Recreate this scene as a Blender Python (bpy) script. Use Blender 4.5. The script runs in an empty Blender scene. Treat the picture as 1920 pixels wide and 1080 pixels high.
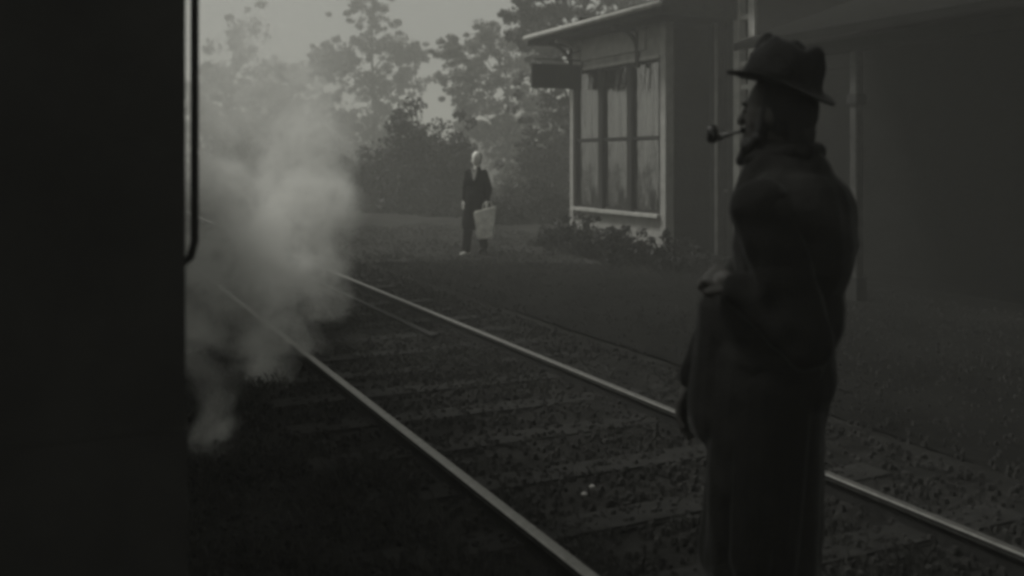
import bpy, bmesh, math, random
import numpy as np
from mathutils import Vector, Matrix
R = math.radians
S = bpy.context.scene
C = S.collection
rnd = random.Random(7)

# ------------------------------------------------------------------ camera
TH = R(25.2)                    # the track runs 25.2 degrees left of the view
cT, sT = math.cos(TH), math.sin(TH)
CAM_Z = 1.57
cam_d = bpy.data.cameras.new('camera'); cam = bpy.data.objects.new('camera', cam_d); C.objects.link(cam)
cam.location = (0, 0, CAM_Z); cam.rotation_euler = (R(90), 0, 0)
cam_d.sensor_width = 36; cam_d.lens = 34.03
cam_d.shift_y = -0.126
cam_d.clip_start = .05; cam_d.clip_end = 3000
cam_d.dof.use_dof = True; cam_d.dof.focus_distance = 7.0; cam_d.dof.aperture_fstop = 2.0
S.camera = cam

# ------------------------------------------------------------------ world, sun, exposure
SUN_EL, SUN_AZ = R(55), R(-74)      # high on the left, over the carriage
w = bpy.data.worlds.new('World'); S.world = w; w.use_nodes = True
nt = w.node_tree; nt.nodes.clear()
sky = nt.nodes.new('ShaderNodeTexSky'); sky.sky_type = 'NISHITA'; sky.sun_disc = False
sky.sun_elevation = SUN_EL; sky.sun_rotation = SUN_AZ
sky.air_density = 1.0; sky.dust_density = 6.0; sky.ozone_density = 1.0
bw = nt.nodes.new('ShaderNodeRGBToBW')
mulc = nt.nodes.new('ShaderNodeMixRGB'); mulc.blend_type = 'MULTIPLY'; mulc.inputs[0].default_value = 1
mulc.inputs[2].default_value = (.98, 1.0, .93, 1)
bg = nt.nodes.new('ShaderNodeBackground'); bg.inputs[1].default_value = .05
wo = nt.nodes.new('ShaderNodeOutputWorld')
pw = nt.nodes.new('ShaderNodeMath'); pw.operation = 'POWER'; pw.inputs[1].default_value = .35      # cloud evens the sky out
sc_ = nt.nodes.new('ShaderNodeMath'); sc_.operation = 'MULTIPLY'; sc_.inputs[1].default_value = 1.95
nt.links.new(sky.outputs[0], bw.inputs[0]); nt.links.new(bw.outputs[0], pw.inputs[0]); nt.links.new(pw.outputs[0], sc_.inputs[0])
nt.links.new(sc_.outputs[0], mulc.inputs[1])
nt.links.new(mulc.outputs[0], bg.inputs[0]); nt.links.new(bg.outputs[0], wo.inputs[0])
sl = bpy.data.lights.new('sun', 'SUN'); sl.energy = 1.25; sl.angle = R(14); sl.color = (1, .99, .93)
so = bpy.data.objects.new('sun', sl); C.objects.link(so)
sd = Vector((math.sin(SUN_AZ)*math.cos(SUN_EL), math.cos(SUN_AZ)*math.cos(SUN_EL), math.sin(SUN_EL)))
so.rotation_euler = sd.to_track_quat('Z', 'Y').to_euler()
S.view_settings.view_transform = 'Standard'; S.view_settings.look = 'None'
S.view_settings.exposure = .98; S.view_settings.gamma = 1
S.render.engine = 'CYCLES'
try:
    S.cycles.filter_width = 3.2
    S.cycles.volume_bounces = 2
    S.cycles.transparent_max_bounces = 12
except Exception: pass

# ------------------------------------------------------------------ helpers
def W(L, s, z=0.0):
    """track frame (lateral to the right, along the track) -> world"""
    return Vector((L*cT - s*sT, L*sT + s*cT, z))

def mat(name, v, rough=.8, metal=0., nscale=6., namt=.35, bump=.3, bscale=40., spec=.3, tint=(1, .99, .94), stretch=None, v2=None):
    m = bpy.data.materials.new(name); m.use_nodes = True
    t = m.node_tree; b = t.nodes['Principled BSDF']
    tc = t.nodes.new('ShaderNodeTexCoord')
    mp = t.nodes.new('ShaderNodeMapping'); t.links.new(tc.outputs['Object'], mp.inputs[0])
    if stretch: mp.inputs['Scale'].default_value = stretch
    n = t.nodes.new('ShaderNodeTexNoise'); n.inputs['Scale'].default_value = nscale; n.inputs['Detail'].default_value = 7; n.inputs['Roughness'].default_value = .65
    t.links.new(mp.outputs[0], n.inputs[0])
    r = t.nodes.new('ShaderNodeValToRGB')
    lo = v*(1-namt); hi = v*(1+namt) if v2 is None else v2
    r.color_ramp.elements[0].position = .3; r.color_ramp.elements[1].position = .7
    r.color_ramp.elements[0].color = (lo*tint[0], lo*tint[1], lo*tint[2], 1)
    r.color_ramp.elements[1].color = (hi*tint[0], hi*tint[1], hi*tint[2], 1)
    t.links.new(n.outputs[0], r.inputs[0]); t.links.new(r.outputs[0], b.inputs['Base Color'])
    b.inputs['Roughness'].default_value = rough; b.inputs['Metallic'].default_value = metal
    b.inputs['Specular IOR Level'].default_value = spec
    if bump:
        n2 = t.nodes.new('ShaderNodeTexNoise'); n2.inputs['Scale'].default_value = bscale; n2.inputs['Detail'].default_value = 5
        t.links.new(mp.outputs[0], n2.inputs[0])
        bp = t.nodes.new('ShaderNodeBump'); bp.inputs['Strength'].default_value = bump; bp.inputs['Distance'].default_value = .02
        t.links.new(n2.outputs[0], bp.inputs['Height']); t.links.new(bp.outputs[0], b.inputs['Normal'])
    return m

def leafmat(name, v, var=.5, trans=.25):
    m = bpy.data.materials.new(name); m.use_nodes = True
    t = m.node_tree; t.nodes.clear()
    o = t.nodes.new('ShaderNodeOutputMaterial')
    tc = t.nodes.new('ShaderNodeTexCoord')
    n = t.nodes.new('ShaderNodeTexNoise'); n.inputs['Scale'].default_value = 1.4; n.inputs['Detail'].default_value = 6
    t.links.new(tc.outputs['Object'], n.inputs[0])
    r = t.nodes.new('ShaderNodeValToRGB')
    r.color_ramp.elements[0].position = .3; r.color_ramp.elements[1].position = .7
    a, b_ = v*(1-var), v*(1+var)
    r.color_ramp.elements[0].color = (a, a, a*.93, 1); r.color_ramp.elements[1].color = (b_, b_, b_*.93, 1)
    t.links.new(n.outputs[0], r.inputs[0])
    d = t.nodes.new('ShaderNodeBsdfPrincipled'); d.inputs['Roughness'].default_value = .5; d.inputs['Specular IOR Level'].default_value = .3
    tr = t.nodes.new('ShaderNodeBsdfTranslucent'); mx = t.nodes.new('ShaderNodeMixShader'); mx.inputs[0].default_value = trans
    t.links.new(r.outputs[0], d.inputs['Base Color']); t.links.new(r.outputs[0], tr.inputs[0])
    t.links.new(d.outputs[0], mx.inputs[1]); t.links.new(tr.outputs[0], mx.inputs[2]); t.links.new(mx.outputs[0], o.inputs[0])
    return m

class MB:
    """collects shapes into one mesh"""
    def __init__(s): s.v = []; s.f = []; s.mi = []; s.sm = []
    def add(s, vs, fs, mi=0, smooth=False):
        o = len(s.v); s.v += [tuple(p) for p in vs]
        for f in fs: s.f.append([i+o for i in f]); s.mi.append(mi); s.sm.append(smooth)
    def box(s, x0, x1, y0, y1, z0, z1, mi=0, M=None):
        vs = [Vector(p) for p in ((x0,y0,z0),(x1,y0,z0),(x1,y1,z0),(x0,y1,z0),(x0,y0,z1),(x1,y0,z1),(x1,y1,z1),(x0,y1,z1))]
        if M: vs = [M @ p for p in vs]
        s.add(vs, [(0,3,2,1),(4,5,6,7),(0,1,5,4),(1,2,6,5),(2,3,7,6),(3,0,4,7)], mi)
    def tube(s, pts, rads, n=10, mi=0, cap=True, smooth=True):
        pts = [Vector(p) for p in pts]
        if not hasattr(rads, '__len__'): rads = [rads]*len(pts)
        rings = []; up = None
        for i, p in enumerate(pts):
            d = (pts[min(i+1, len(pts)-1)] - pts[max(i-1, 0)]).normalized()
            if up is None:
                up = Vector((0,0,1)) if abs(d.z) < .9 else Vector((1,0,0))
            a = d.cross(up).normalized(); b = a.cross(d).normalized(); up = b
            rings.append([p + (a*math.cos(2*math.pi*k/n) + b*math.sin(2*math.pi*k/n))*rads[i] for k in range(n)])
        vs = [q for r in rings for q in r]; fs = []
        for i in range(len(pts)-1):
            for k in range(n):
                fs.append((i*n+k, i*n+(k+1) % n, (i+1)*n+(k+1) % n, (i+1)*n+k))
        if cap: fs.append(tuple(range(n))[::-1]); fs.append(tuple((len(pts)-1)*n+k for k in range(n)))
        s.add(vs, fs, mi, smooth)
    def prism(s, poly, axis, a, b, mi=0):
        """poly of 2D points extruded along axis from a to b"""
        def P(u, v, t): return {'x': (t,u,v), 'y': (u,t,v), 'z': (u,v,t)}[axis]
        n = len(poly); vs = [P(u,v,a) for u,v in poly] + [P(u,v,b) for u,v in poly]
        fs = [tuple(range(n)), tuple(range(2*n-1, n-1, -1))] + [(i, i+n, (i+1)%n+n, (i+1)%n) for i in range(n)]
        s.add(vs, fs, mi)
    def ell(s, c, r, M=None, nu=16, nv=10, mi=0):
        c = Vector(c); vs = []; fs = []
        for j in range(nv+1):
            ph = math.pi*j/nv
            for i in range(nu):
                t = 2*math.pi*i/nu
                p = Vector((math.sin(ph)*math.cos(t)*r[0], math.sin(ph)*math.sin(t)*r[1], math.cos(ph)*r[2]))
                if M: p = M @ p
                vs.append(c+p)
        for j in range(nv):
            for i in range(nu):
                fs.append((j*nu+i, (j+1)*nu+i, (j+1)*nu+(i+1)%nu, j*nu+(i+1)%nu))
        s.add(vs, fs, mi, True)
    def caps(s, p0, r0, p1, r1, n=14):
        """closed tapered capsule"""
        p0, p1 = Vector(p0), Vector(p1); d = (p1-p0).normalized()
        pts = []; rr = []
        for k in range(5):
            a = math.pi/2*k/5; pts.append(p0 - d*r0*math.cos(a)); rr.append(max(r0*math.sin(a), .0008))
        for k in range(5, -1, -1):
            a = math.pi/2*k/5; pts.append(p1 + d*r1*math.cos(a)); rr.append(max(r1*math.sin(a), .0008))
        s.tube(pts, rr, n)
    def build(s, name, mats, parent=None, bevel=0, fix=True):
        me = bpy.data.meshes.new(name); me.from_pydata(s.v, [], s.f)
        if not isinstance(mats, (list, tuple)): mats = [mats]
        for m in mats: me.materials.append(m)
        me.polygons.foreach_set('material_index', s.mi); me.polygons.foreach_set('use_smooth', s.sm)
        if fix:
            bm = bmesh.new(); bm.from_mesh(me); bmesh.ops.recalc_face_normals(bm, faces=bm.faces)
            if bevel:
                es = [e for e in bm.edges if len(e.link_faces) == 2 and e.calc_face_angle(0) > .7]
                bmesh.ops.bevel(bm, geom=es, offset=bevel, segments=2, affect='EDGES', clamp_overlap=True)
            bm.to_mesh(me); bm.free()
        me.update()
        o = bpy.data.objects.new(name, me); C.objects.link(o); o.parent = parent
        return o

def remesh(o, voxel, smooth=3, post=None):
    md = o.modifiers.new('r', 'REMESH'); md.mode = 'VOXEL'; md.voxel_size = voxel; md.use_smooth_shade = True
    if smooth:
        m2 = o.modifiers.new('s', 'SMOOTH'); m2.iterations = smooth; m2.factor = .6
    dg = bpy.context.evaluated_depsgraph_get()
    me = bpy.data.meshes.new_from_object(o.evaluated_get(dg))
    old = o.data; nm = old.name; mats = [m for m in old.materials]
    o.modifiers.clear(); o.data = me; bpy.data.meshes.remove(old); me.name = nm
    me.materials.clear()
    for m in mats: me.materials.append(m)
    n = len(me.vertices); co = np.empty(n*3); me.vertices.foreach_get('co', co); co = co.reshape(-1, 3)
    if post is not None:
        co = post(co); me.vertices.foreach_set('co', co.ravel())
    me.polygons.foreach_set('use_smooth', [True]*len(me.polygons)); me.update()
    return o

def empty(name, loc, rz=0.):
    o = bpy.data.objects.new(name, None); C.objects.link(o); o.location = loc; o.rotation_euler = (0, 0, rz)
    o.empty_display_size = .2
    return o
def tag(o, label=None, cat=None, group=None, kind=None):
    if label: o['label'] = label
    if cat: o['category'] = cat
    if group: o['group'] = group
    if kind: o['kind'] = kind
    return o
def copy_tree(o, parent=None):
    c = o.copy(); C.objects.link(c)
    if parent: c.parent = parent; c.matrix_parent_inverse = o.matrix_parent_inverse.copy()
    for ch in [k for k in bpy.data.objects if k.parent == o]: copy_tree(ch, c)
    return c

# ------------------------------------------------------------------ materials
M_ground = mat('trodden_earth', .009, nscale=1.1, namt=.5, bump=.9, bscale=14, rough=.95, spec=.03)
M_ballast = mat('dark_cinder', .018, nscale=3.5, namt=.6, bump=1., bscale=30, rough=.95, spec=.03)
M_path = mat('pale_gravel', .036, nscale=1.3, namt=.6, bump=.6, bscale=25, rough=.95, spec=.03)
M_wood = mat('sleeper_wood', .024, nscale=5, namt=.5, bump=.8, bscale=25, rough=.9, stretch=(1, 6, 6), spec=.15)
M_rust = mat('rusted_steel', .015, rough=.85, nscale=12, spec=.3)
M_head = mat('polished_rail', .2, rough=.5, metal=1., nscale=20, namt=.25, bump=.12, bscale=60)
M_train = mat('carriage_paint', .032, rough=.55, nscale=3, namt=.3, bump=.05, spec=.12)
M_iron = mat('black_iron', .015, rough=.5, nscale=9, spec=.35)
M_steel = mat('worn_steel', .12, rough=.4, metal=.8, nscale=9)
M_white = mat('weathered_white_paint', .30, rough=.7, nscale=5, namt=.22, bump=.25, bscale=20)
M_frieze = mat('pale_board', .26, rough=.75, nscale=4, namt=.3, bump=.25, bscale=18)
M_wall = mat('dark_clapboard', .010, rough=.95, nscale=3, namt=.35, bump=.3, bscale=15, spec=.02)
M_wall2 = mat('grey_clapboard', .02, rough=.9, nscale=3, namt=.45, bump=.4, bscale=15, spec=.05)
M_trim = mat('grey_trim', .38, rough=.75, nscale=4, namt=.25)
M_post = mat('post_paint', .06, rough=.8, spec=.1)
M_dark = mat('dark_paint', .02, rough=.6, nscale=5)
M_roof = mat('dark_shingle', .03, rough=.95, nscale=8, namt=.4, bump=.8, bscale=30, spec=0.)
M_curt = mat('net_curtain', .24, rough=.9, nscale=5, namt=.65, bump=.1, stretch=(2, 4, .5))
M_coat = mat('dark_wool', .013, rough=.95, nscale=8, namt=.3, bump=.3, bscale=120, spec=.08)
M_vest = mat('grey_shirt_wool', .075, rough=.95, nscale=6, namt=.3, bump=.35, bscale=120, spec=.1)
M_trou = mat('black_wool', .013, rough=.95, nscale=8, namt=.3, bump=.3, bscale=120, spec=.08)
M_felt = mat('dark_felt', .008, rough=.85, nscale=14, namt=.4, bump=.25, bscale=90, spec=.25)
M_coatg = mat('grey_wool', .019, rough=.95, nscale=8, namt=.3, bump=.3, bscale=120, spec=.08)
for m_ in (M_coat, M_coatg, M_felt, M_trou):      # nap of wool and felt catches light at its edges
    b_ = m_.node_tree.nodes['Principled BSDF']; b_.inputs['Sheen Weight'].default_value = .12; b_.inputs['Sheen Roughness'].default_value = .22
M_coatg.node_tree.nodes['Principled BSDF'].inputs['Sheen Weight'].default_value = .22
M_skin = mat('skin', .05, rough=.6, nscale=10, namt=.15, bump=.1, tint=(1, .96, .9))
M_hair = mat('dark_hair', .012, rough=.6, nscale=30, bump=.5, bscale=60, stretch=(1, 1, 5))
M_pipe = mat('briar_pipe', .03, rough=.3, nscale=20, spec=.6)
M_shoe = mat('black_leather', .012, rough=.3, spec=.5)
M_bark = mat('bark', .045, rough=.95, nscale=7, namt=.4, bump=1., bscale=18, stretch=(3, 3, 1))
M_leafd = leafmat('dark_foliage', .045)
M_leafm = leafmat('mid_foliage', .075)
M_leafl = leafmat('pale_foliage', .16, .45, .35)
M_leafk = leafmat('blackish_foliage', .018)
M_stem = mat('stem', .04, rough=.9)

# ------------------------------------------------------------------ the setting
def sheet(name, L0, L1, s0, s1, z, m, nx=2, ny=2, amp=0, frame=True, seed=0):
    g = np.random.default_rng(seed)
    xs = np.linspace(L0, L1, nx); ys = np.linspace(s0, s1, ny)
    mb = MB(); vs = []
    for j in range(ny):
        for i in range(nx):
            dz = 0
            if amp: dz = amp*(math.sin(xs[i]*1.7+ys[j]*.6+seed)*.4 + math.sin(xs[i]*4.1-ys[j]*3.3)*.25 + g.uniform(-.35, .35))
            vs.append((xs[i], ys[j], z+dz))
    fs = [(j*nx+i, j*nx+i+1, (j+1)*nx+i+1, (j+1)*nx+i) for j in range(ny-1) for i in range(nx-1)]
    mb.add(vs, fs, 0, bool(amp)); o = mb.build(name, m, fix=False)
    if frame: o.rotation_euler.z = TH
    tag(o, kind='structure'); return o
sheet('ground', -900, 900, -900, 900, -.10, M_ground, frame=False)
sheet('platform', 4.35, 9.6, -6, 14.0, -.02, M_ground, 60, 200, .012, seed=3)
tb_ = sheet('trackbed', -3.5, 4.6, -3, 46, .058, M_ballast, 90, 520, .02, seed=5)
for v in tb_.data.vertices:
    e_ = min(v.co.x+3.5, 4.6-v.co.x)
    if e_ < .8: v.co.z -= (.8-e_)*.17
# pale gravel road beyond the platform, crossing behind the bay
mb = MB(); g = np.random.default_rng(4)
edge = [(3.6, 14.6), (4.6, 14.3), (5.8, 13.9), (7.2, 12.9), (8.2, 11.6), (8.9, 10.3)]
far = [(3.0, 27.0), (5.5, 27.5), (8.5, 27.5), (12, 27), (16, 25), (20, 22)]
n = len(edge); rows = 30; vs = []
for j in range(rows+1):
    t = j/rows
    for i in range(n):
        a, b = Vector(edge[i]), Vector(far[i]); p = a.lerp(b, t**1.3); vs.append((p.x, p.y, -.015+.02*math.sin(i*2.1+j*.8)*.4))
mb.add(vs, [(j*n+i, j*n+i+1, (j+1)*n+i+1, (j+1)*n+i) for j in range(rows) for i in range(n-1)], 0, True)
o = mb.build('gravel_path', M_path, fix=False); o.rotation_euler.z = TH; tag(o, kind='structure')

# loose stones and grass
def scatter_stones(name, N, Lr, sr, size, m, z, label, seed):
    g = np.random.default_rng(seed); mb = MB()
    for _ in range(N):
        s = sr[0] + (sr[1]-sr[0])*g.random()**1.6; L = g.uniform(*Lr); r = size*g.uniform(.5, 1.3)
        ts = g.uniform(0, 6.28); a = [(math.cos(ts+k*1.571)*r*g.uniform(.7, 1.2), math.sin(ts+k*1.571)*r*g.uniform(.7, 1.2)) for k in range(4)]
        vs = [(L+x, s+y, z-.01) for x, y in a] + [(L+x*.55, s+y*.55, z+r*g.uniform(.5, .9)) for x, y in a]
        mb.add(vs, [(4,5,6,7), (0,1,5,4), (1,2,6,5), (2,3,7,6), (3,0,4,7)], 0)
    o = mb.build(name, m, fix=False); o.rotation_euler.z = TH
    tag(o, label, 'gravel', kind='stuff'); return o
M_stone = mat('cinder_stone', .026, nscale=9, namt=.7, bump=.4, rough=.9, spec=.15)
scatter_stones('ballast_stones', 30000, (-.6, 4.0), (.8, 22), .019, M_stone, .066, 'dark loose cinders and stones lying between and beside the rails', 11)
def grass(name, N, Lr, sr, h, m, z, label, seed, patch=.5):
    g = np.random.default_rng(seed); mb = MB(); k = 0
    while k < N:
        s = sr[0] + (sr[1]-sr[0])*g.random()**1.5; L = g.uniform(*Lr)
        if math.sin(L*2.3+1.3*math.sin(s*1.1)) + math.sin(s*1.9+L) < patch*2-1: 
            if g.random() > .12: continue
        k += 1
        for _ in range(6):
            a = g.uniform(0, 6.28); hh = h*g.uniform(.4, 1.2); wd = .004+.003*g.random()
            x, y = L+g.normal(0, .03), s+g.normal(0, .03); dx, dy = math.cos(a), math.sin(a); le = hh*g.uniform(.2, .9)
            mb.add([(x-dy*wd, y+dx*wd, z), (x+dy*wd, y-dx*wd, z), (x+dx*le*.5, y+dy*le*.5, z+hh*.75), (x+dx*le, y+dy*le, z+hh*.85)], [(0,1,2), (0,2,3)], 0)
    o = mb.build(name, m, fix=False); o.rotation_euler.z = TH
    tag(o, label, 'grass', kind='stuff'); return o
M_grass = leafmat('dry_grass', .045, .6, .3)
grass('trackside_grass', 1500, (-.4, 1.5), (1.2, 12), .085, M_grass, .055, 'short dry grass tufts beside the near rail', 21)
grass('track_grass', 1100, (1.8, 3.0), (1.2, 14), .05, M_grass, .055, 'low weeds growing between the sleepers', 22, .65)
grass('platform_grass', 1400, (4.4, 9.), (3, 14), .04, M_leafk, -.03, 'thin grass on the dark earth beyond the far rail', 23, .6)

grass('verge_grass', 1000, (3.6, 9.), (13.2, 22), .06, M_leafm, -.02, 'patchy weeds on the pale gravel road and along its edge', 33, .35)
scatter_stones('road_gravel', 5000, (3.5, 9.5), (11.5, 22), .022, M_path, -.012, 'loose pale gravel strewn along the road edge', 13)
scatter_stones('platform_stones', 5000, (4.3, 9.), (3, 14), .016, M_stone, -.01, 'small loose stones on the dark earth of the platform', 14)
# ------------------------------------------------------------------ track
RAIL_N, RAIL_F = 1.65, 3.155
def rail(L, s0, s1, label, m=(M_rust, M_head), group=None, head=True):
    mb = MB()
    prof = [(-.065,0),(.065,0),(.065,.012),(.012,.03),(.010,.10),(.027,.112),(.027,.128),(-.027,.128),(-.027,.112),(-.010,.10),(-.012,.03),(-.065,.012)]
    n = len(prof); ys = list(np.arange(s0, s1+.01, 2.0)); 
    if ys[-1] < s1: ys.append(s1)
    vs = [(u, y, v+.02) for y in ys for u, v in prof]
    for j in range(len(ys)-1):
        for i in range(n):
            k = (i+1) % n
            mb.add([vs[j*n+i], vs[j*n+k], vs[(j+1)*n+k], vs[(j+1)*n+i]], [(0,1,2,3)], 0)
    mb.add(vs[:n], [tuple(range(n))]); mb.add(vs[-n:], [tuple(range(n))])
    if head:
        mb.prism([(-.0275,.131),(-.025,.1485),(-.018,.152),(.018,.152),(.025,.1485),(.0275,.131)], 'y', s0, s1, 1)
    o = mb.build('rail', list(m), fix=True); o.location = W(L, 0, 0); o.rotation_euler.z = TH
    tag(o, label, 'rail', group); return o
rail(RAIL_N, -2, 60, 'worn steel rail nearer the camera, running from lower centre into the steam')
rail(RAIL_F, -2, 60, 'bright polished rail on the far side, passing behind the man in the hat')
g_ = rail(RAIL_F-.30, 7.6, 15, 'short dull guard rail lying just inside the far rail', head=False)
rail(-1.95, -2, 40, 'rail under the left wheels of the dark carriage')
rail(-.44, -2, 40, 'rail under the right wheels of the dark carriage')
g_.location.z -= .05
# sleepers
def sleeper_mesh(seed):
    g = random.Random(seed); mb = MB()
    mb.box(-1.25, 1.25, -.105, .105, -.07, .072)
    o = mb.build('sleeper', M_wood, bevel=.012)
    return o
protos = [sleeper_mesh(i) for i in range(1)]
k = 0
for (Lc, s0, s1, lab, grp) in ((2.4, .4, 46, 'dark timber sleeper under the open track', 'sleepers of the open track'),):
    s = s0
    while s < s1:
        o = protos[0] if k == 0 else protos[0].copy()
        if k: C.objects.link(o)
        o.location = W(Lc+rnd.uniform(-.05, .05), s+rnd.uniform(-.03, .03), rnd.uniform(-.012, 0))
        o.rotation_euler = (0, rnd.uniform(-.004, .004), TH+rnd.uniform(-.02, .02))
        tag(o, lab, 'sleeper', grp); k += 1; s += .62
for (px_, s_, L_) in ((0, 3.75, 2.12), (1, 3.82, 2.2)):
    mb = MB(); mb.ell((0,0,0), (.016, .012, .01), nu=8, nv=6)
    o = mb.build('pebble', mat('white_pebble', .3, bump=0, nscale=20)); o.location = W(L_, s_, .082)
    tag(o, ['small white pebble on the sleepers, left one of the pair', 'tiny white pebble on the sleepers, right one of the pair'][px_], 'pebble')

# ------------------------------------------------------------------ carriage at the left
car = empty('passenger_carriage', W(-1.195, 2.2, 0), TH)
tag(car, 'black railway carriage end with a vertical grab rail, filling the left edge', 'carriage')
hw = 1.448; LEN = 15.0
mb = MB()
mb.box(-hw, -hw+.06, 0, LEN, .986, 3.1)                      # left side
mb.box(-hw+.06, hw-.06, 0, .06, .986, 3.1); mb.box(-hw+.06, hw-.06, LEN-.06, LEN, .98, 3.1)
# right side with window openings
wins = [(1.6+i*1.25, 2.5+i*1.25) for i in range(10)]
mb.box(hw-.06, hw, 0, LEN, .986, 1.85); mb.box(hw-.06, hw, 0, LEN, 2.7, 3.1)
ys = [0]+[q for w_ in wins for q in w_]+[LEN]
for a, b in zip(ys[0::2], ys[1::2]): mb.box(hw-.06, hw, a, b, 1.85, 2.7)
mb.build('body', M_train, car)
mb = MB(); mb.box(-hw-.004, hw+.004, -.012, LEN+.02, .62, .985)
for i in range(30): mb.ell((hw+.010, .25+i*.5, .8), (.006, .014, .014), nu=8, nv=6)
mb.build('underframe', M_train, car, bevel=0)
mb = MB(); arc = [(math.cos(a)*(hw+.05), 3.1+math.sin(a)*.55) for a in np.linspace(0, math.pi, 15)]
mb.prism(arc, 'y', -.12, LEN+.12); mb.build('roof', M_train, car)
M_glass = mat('dark_glass', .01, rough=.08, bump=0, spec=.6)
for a, b in wins:
    mb = MB(); mb.box(hw-.05, hw+.012, a, a+.04, 1.85, 2.7); mb.box(hw-.05, hw+.012, b-.04, b, 1.85, 2.7)
    mb.box(hw-.05, hw+.012, a+.04, b-.04, 1.85, 1.9); mb.box(hw-.05, hw+.012, a+.04, b-.04, 2.65, 2.7)
    f = mb.build('window', M_dark, car)
    mb = MB(); mb.box(hw-.04, hw-.03, a+.04, b-.04, 1.9, 2.65); mb.build('pane', M_glass, f)
# grab rail beside the end door
def grab(xs, y, z0, z1, side):
    mb = MB(); off = .050*side
    pts = [(xs, y, z0-.045), (xs+off*.4, y, z0-.043), (xs+off*.8, y, z0-.028), (xs+off, y, z0+.01)]
    pts += [(xs+off, y, z0+.2+(z1-z0-.3)*i/8) for i in range(9)]
    pts += [(xs+off, y, z1-.01), (xs+off*.8, y, z1+.028), (xs, y, z1+.045)]
    mb.tube(pts, .0098, 12); return mb
h = grab(hw, .25, 1.36, 2.75, 1).build('grab_rail', M_train, car)
for z in (1.315, 2.795):
    mb = MB(); mb.tube([(hw-.002, .25, z), (hw+.008, .25, z)], .022, 12); mb.build('flange', M_train, h)
grab(-hw, .25, 1.36, 2.75, -1).build('grab_rail', M_train, car)
mb = MB(); mb.box(-.38, .38, -.03, -.002, 1.0, 2.95); dr = mb.build('end_door', M_train, car, bevel=.01)
mb = MB(); mb.box(-.24, .24, -.036, -.031, 2.0, 2.75); mb.build('pane', M_glass, dr)
mb = MB(); mb.box(-.12, .12, -.45, -.02, .72, .92); mb.tube([(0,-.45,.82),(0,-.6,.82)], .11, 14); mb.build('coupler', M_iron, car)
for y0 in (2.4, 12.6):
    bog = MB(); bog.box(-1.02, -.93, y0-1.5, y0+1.5, .42, .62); bog.box(.93, 1.02, y0-1.5, y0+1.5, .42, .62); bog.box(-.93, .93, y0-.2, y0+.2, .4, .6)
    bo = bog.build('bogie', M_iron, car, bevel=.01)
    for yy in (-1.05, 1.05):
        wb = MB()
        for sx in (-1, 1):
            wb.tube([(sx*.69, y0+yy, .49), (sx*.79, y0+yy, .49)], .335, 32, smooth=False)
            wb.tube([(sx*.665, y0+yy, .49), (sx*.69, y0+yy, .49)], .365, 32, smooth=False)
        wb.tube([(-.95, y0+yy, .49), (.95, y0+yy, .49)], .06, 12)
        wb.build('wheelset', M_steel, bo)
for sx in (1,):
    mb = MB()
    for i, z in enumerate((.38, .58)): mb.box(sx*(hw-.28), sx*(hw-.03), .35, 1.0, z, z+.03)
    mb.box(sx*(hw-.28), sx*(hw-.03), .32, .35, .36, .62); mb.box(sx*(hw-.28), sx*(hw-.03), 1.0, 1.03, .36, .62)
    mb.build('step', M_iron, car)

# ------------------------------------------------------------------ station building
st = empty('station_building', W(9.0, 13.2, 0), TH)      # local x = away from the track, y = along it
tag(st, 'small wooden station house with a tall three-window bay and a dark doorway', 'building')
BW, BL = .9, 3.2            # how far the bay stands out, how long it is
zs, zt, ze = .62, 3.27, 3.84
def clap(x0, x1, y0, y1, z0, z1, side, mb, step=.14):
    """lapped boards on a wall facing -x ('x') or -y ('y')"""
    z = z0
    while z < z1-.01:
        t = min(z+step, z1)
        if side == 'x': vs = [(x0-.010,y0,z),(x0-.010,y1,z),(x0,y1,t),(x0,y0,t),(x0,y0,z),(x0,y1,z)]
        else: vs = [(x0,y0-.010,z),(x1,y0-.010,z),(x1,y0,t),(x0,y0,t),(x0,y0,z),(x1,y0,z)]
        mb.add(vs, [(0,1,2,3), (0,4,5,1), (0,3,4), (1,5,2)]); z = t
# bay front wall pieces
p = 3  # windows
mb = MB()
mb.box(0, .12, 0, BL, -.1, zs-.02); mb.build('apron', M_white, st)
mb = MB()
for i in range(4):
    y0 = .10+i*(BL-.2)/4; mb.box(-.022, -.001, y0+.03, y0+(BL-.2)/4-.03, .06, .36)
mb.build('apron_panel', M_white, st, bevel=.006)
mb = MB(); mb.box(-.03, .12, .0, BL, zt+.02, ze); mb.build('frieze', M_frieze, st)
mb = MB(); mb.box(-.075, -.031, .55, BL-.15, zt+.14, ze-.08); mb.box(-.09, -.076, .52, BL-.12, ze-.08, ze-.05)
mb.build('frieze_board', M_white, st)
mb = MB(); mb.box(-.04, .12, -.02, .13, -.1, ze-.001); mb.build('corner_post', M_white, st)
mb = MB(); mb.box(-.04, .12, BL-.11, BL+.02, -.1, ze-.001); mb.build('corner_post', M_white, st)
mb = MB(); mb.box(-.11, .118, .131, BL-.111, zs-.019, zs+.035); mb.build('sill', M_trim, st)
mb = MB(); mb.box(-.055, .115, .131, BL-.111, zt-.04, zt+.018); mb.build('window_head', M_trim, st)
wy0, wy1 = .131, BL-.111; ww = (wy1-wy0)/3
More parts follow.
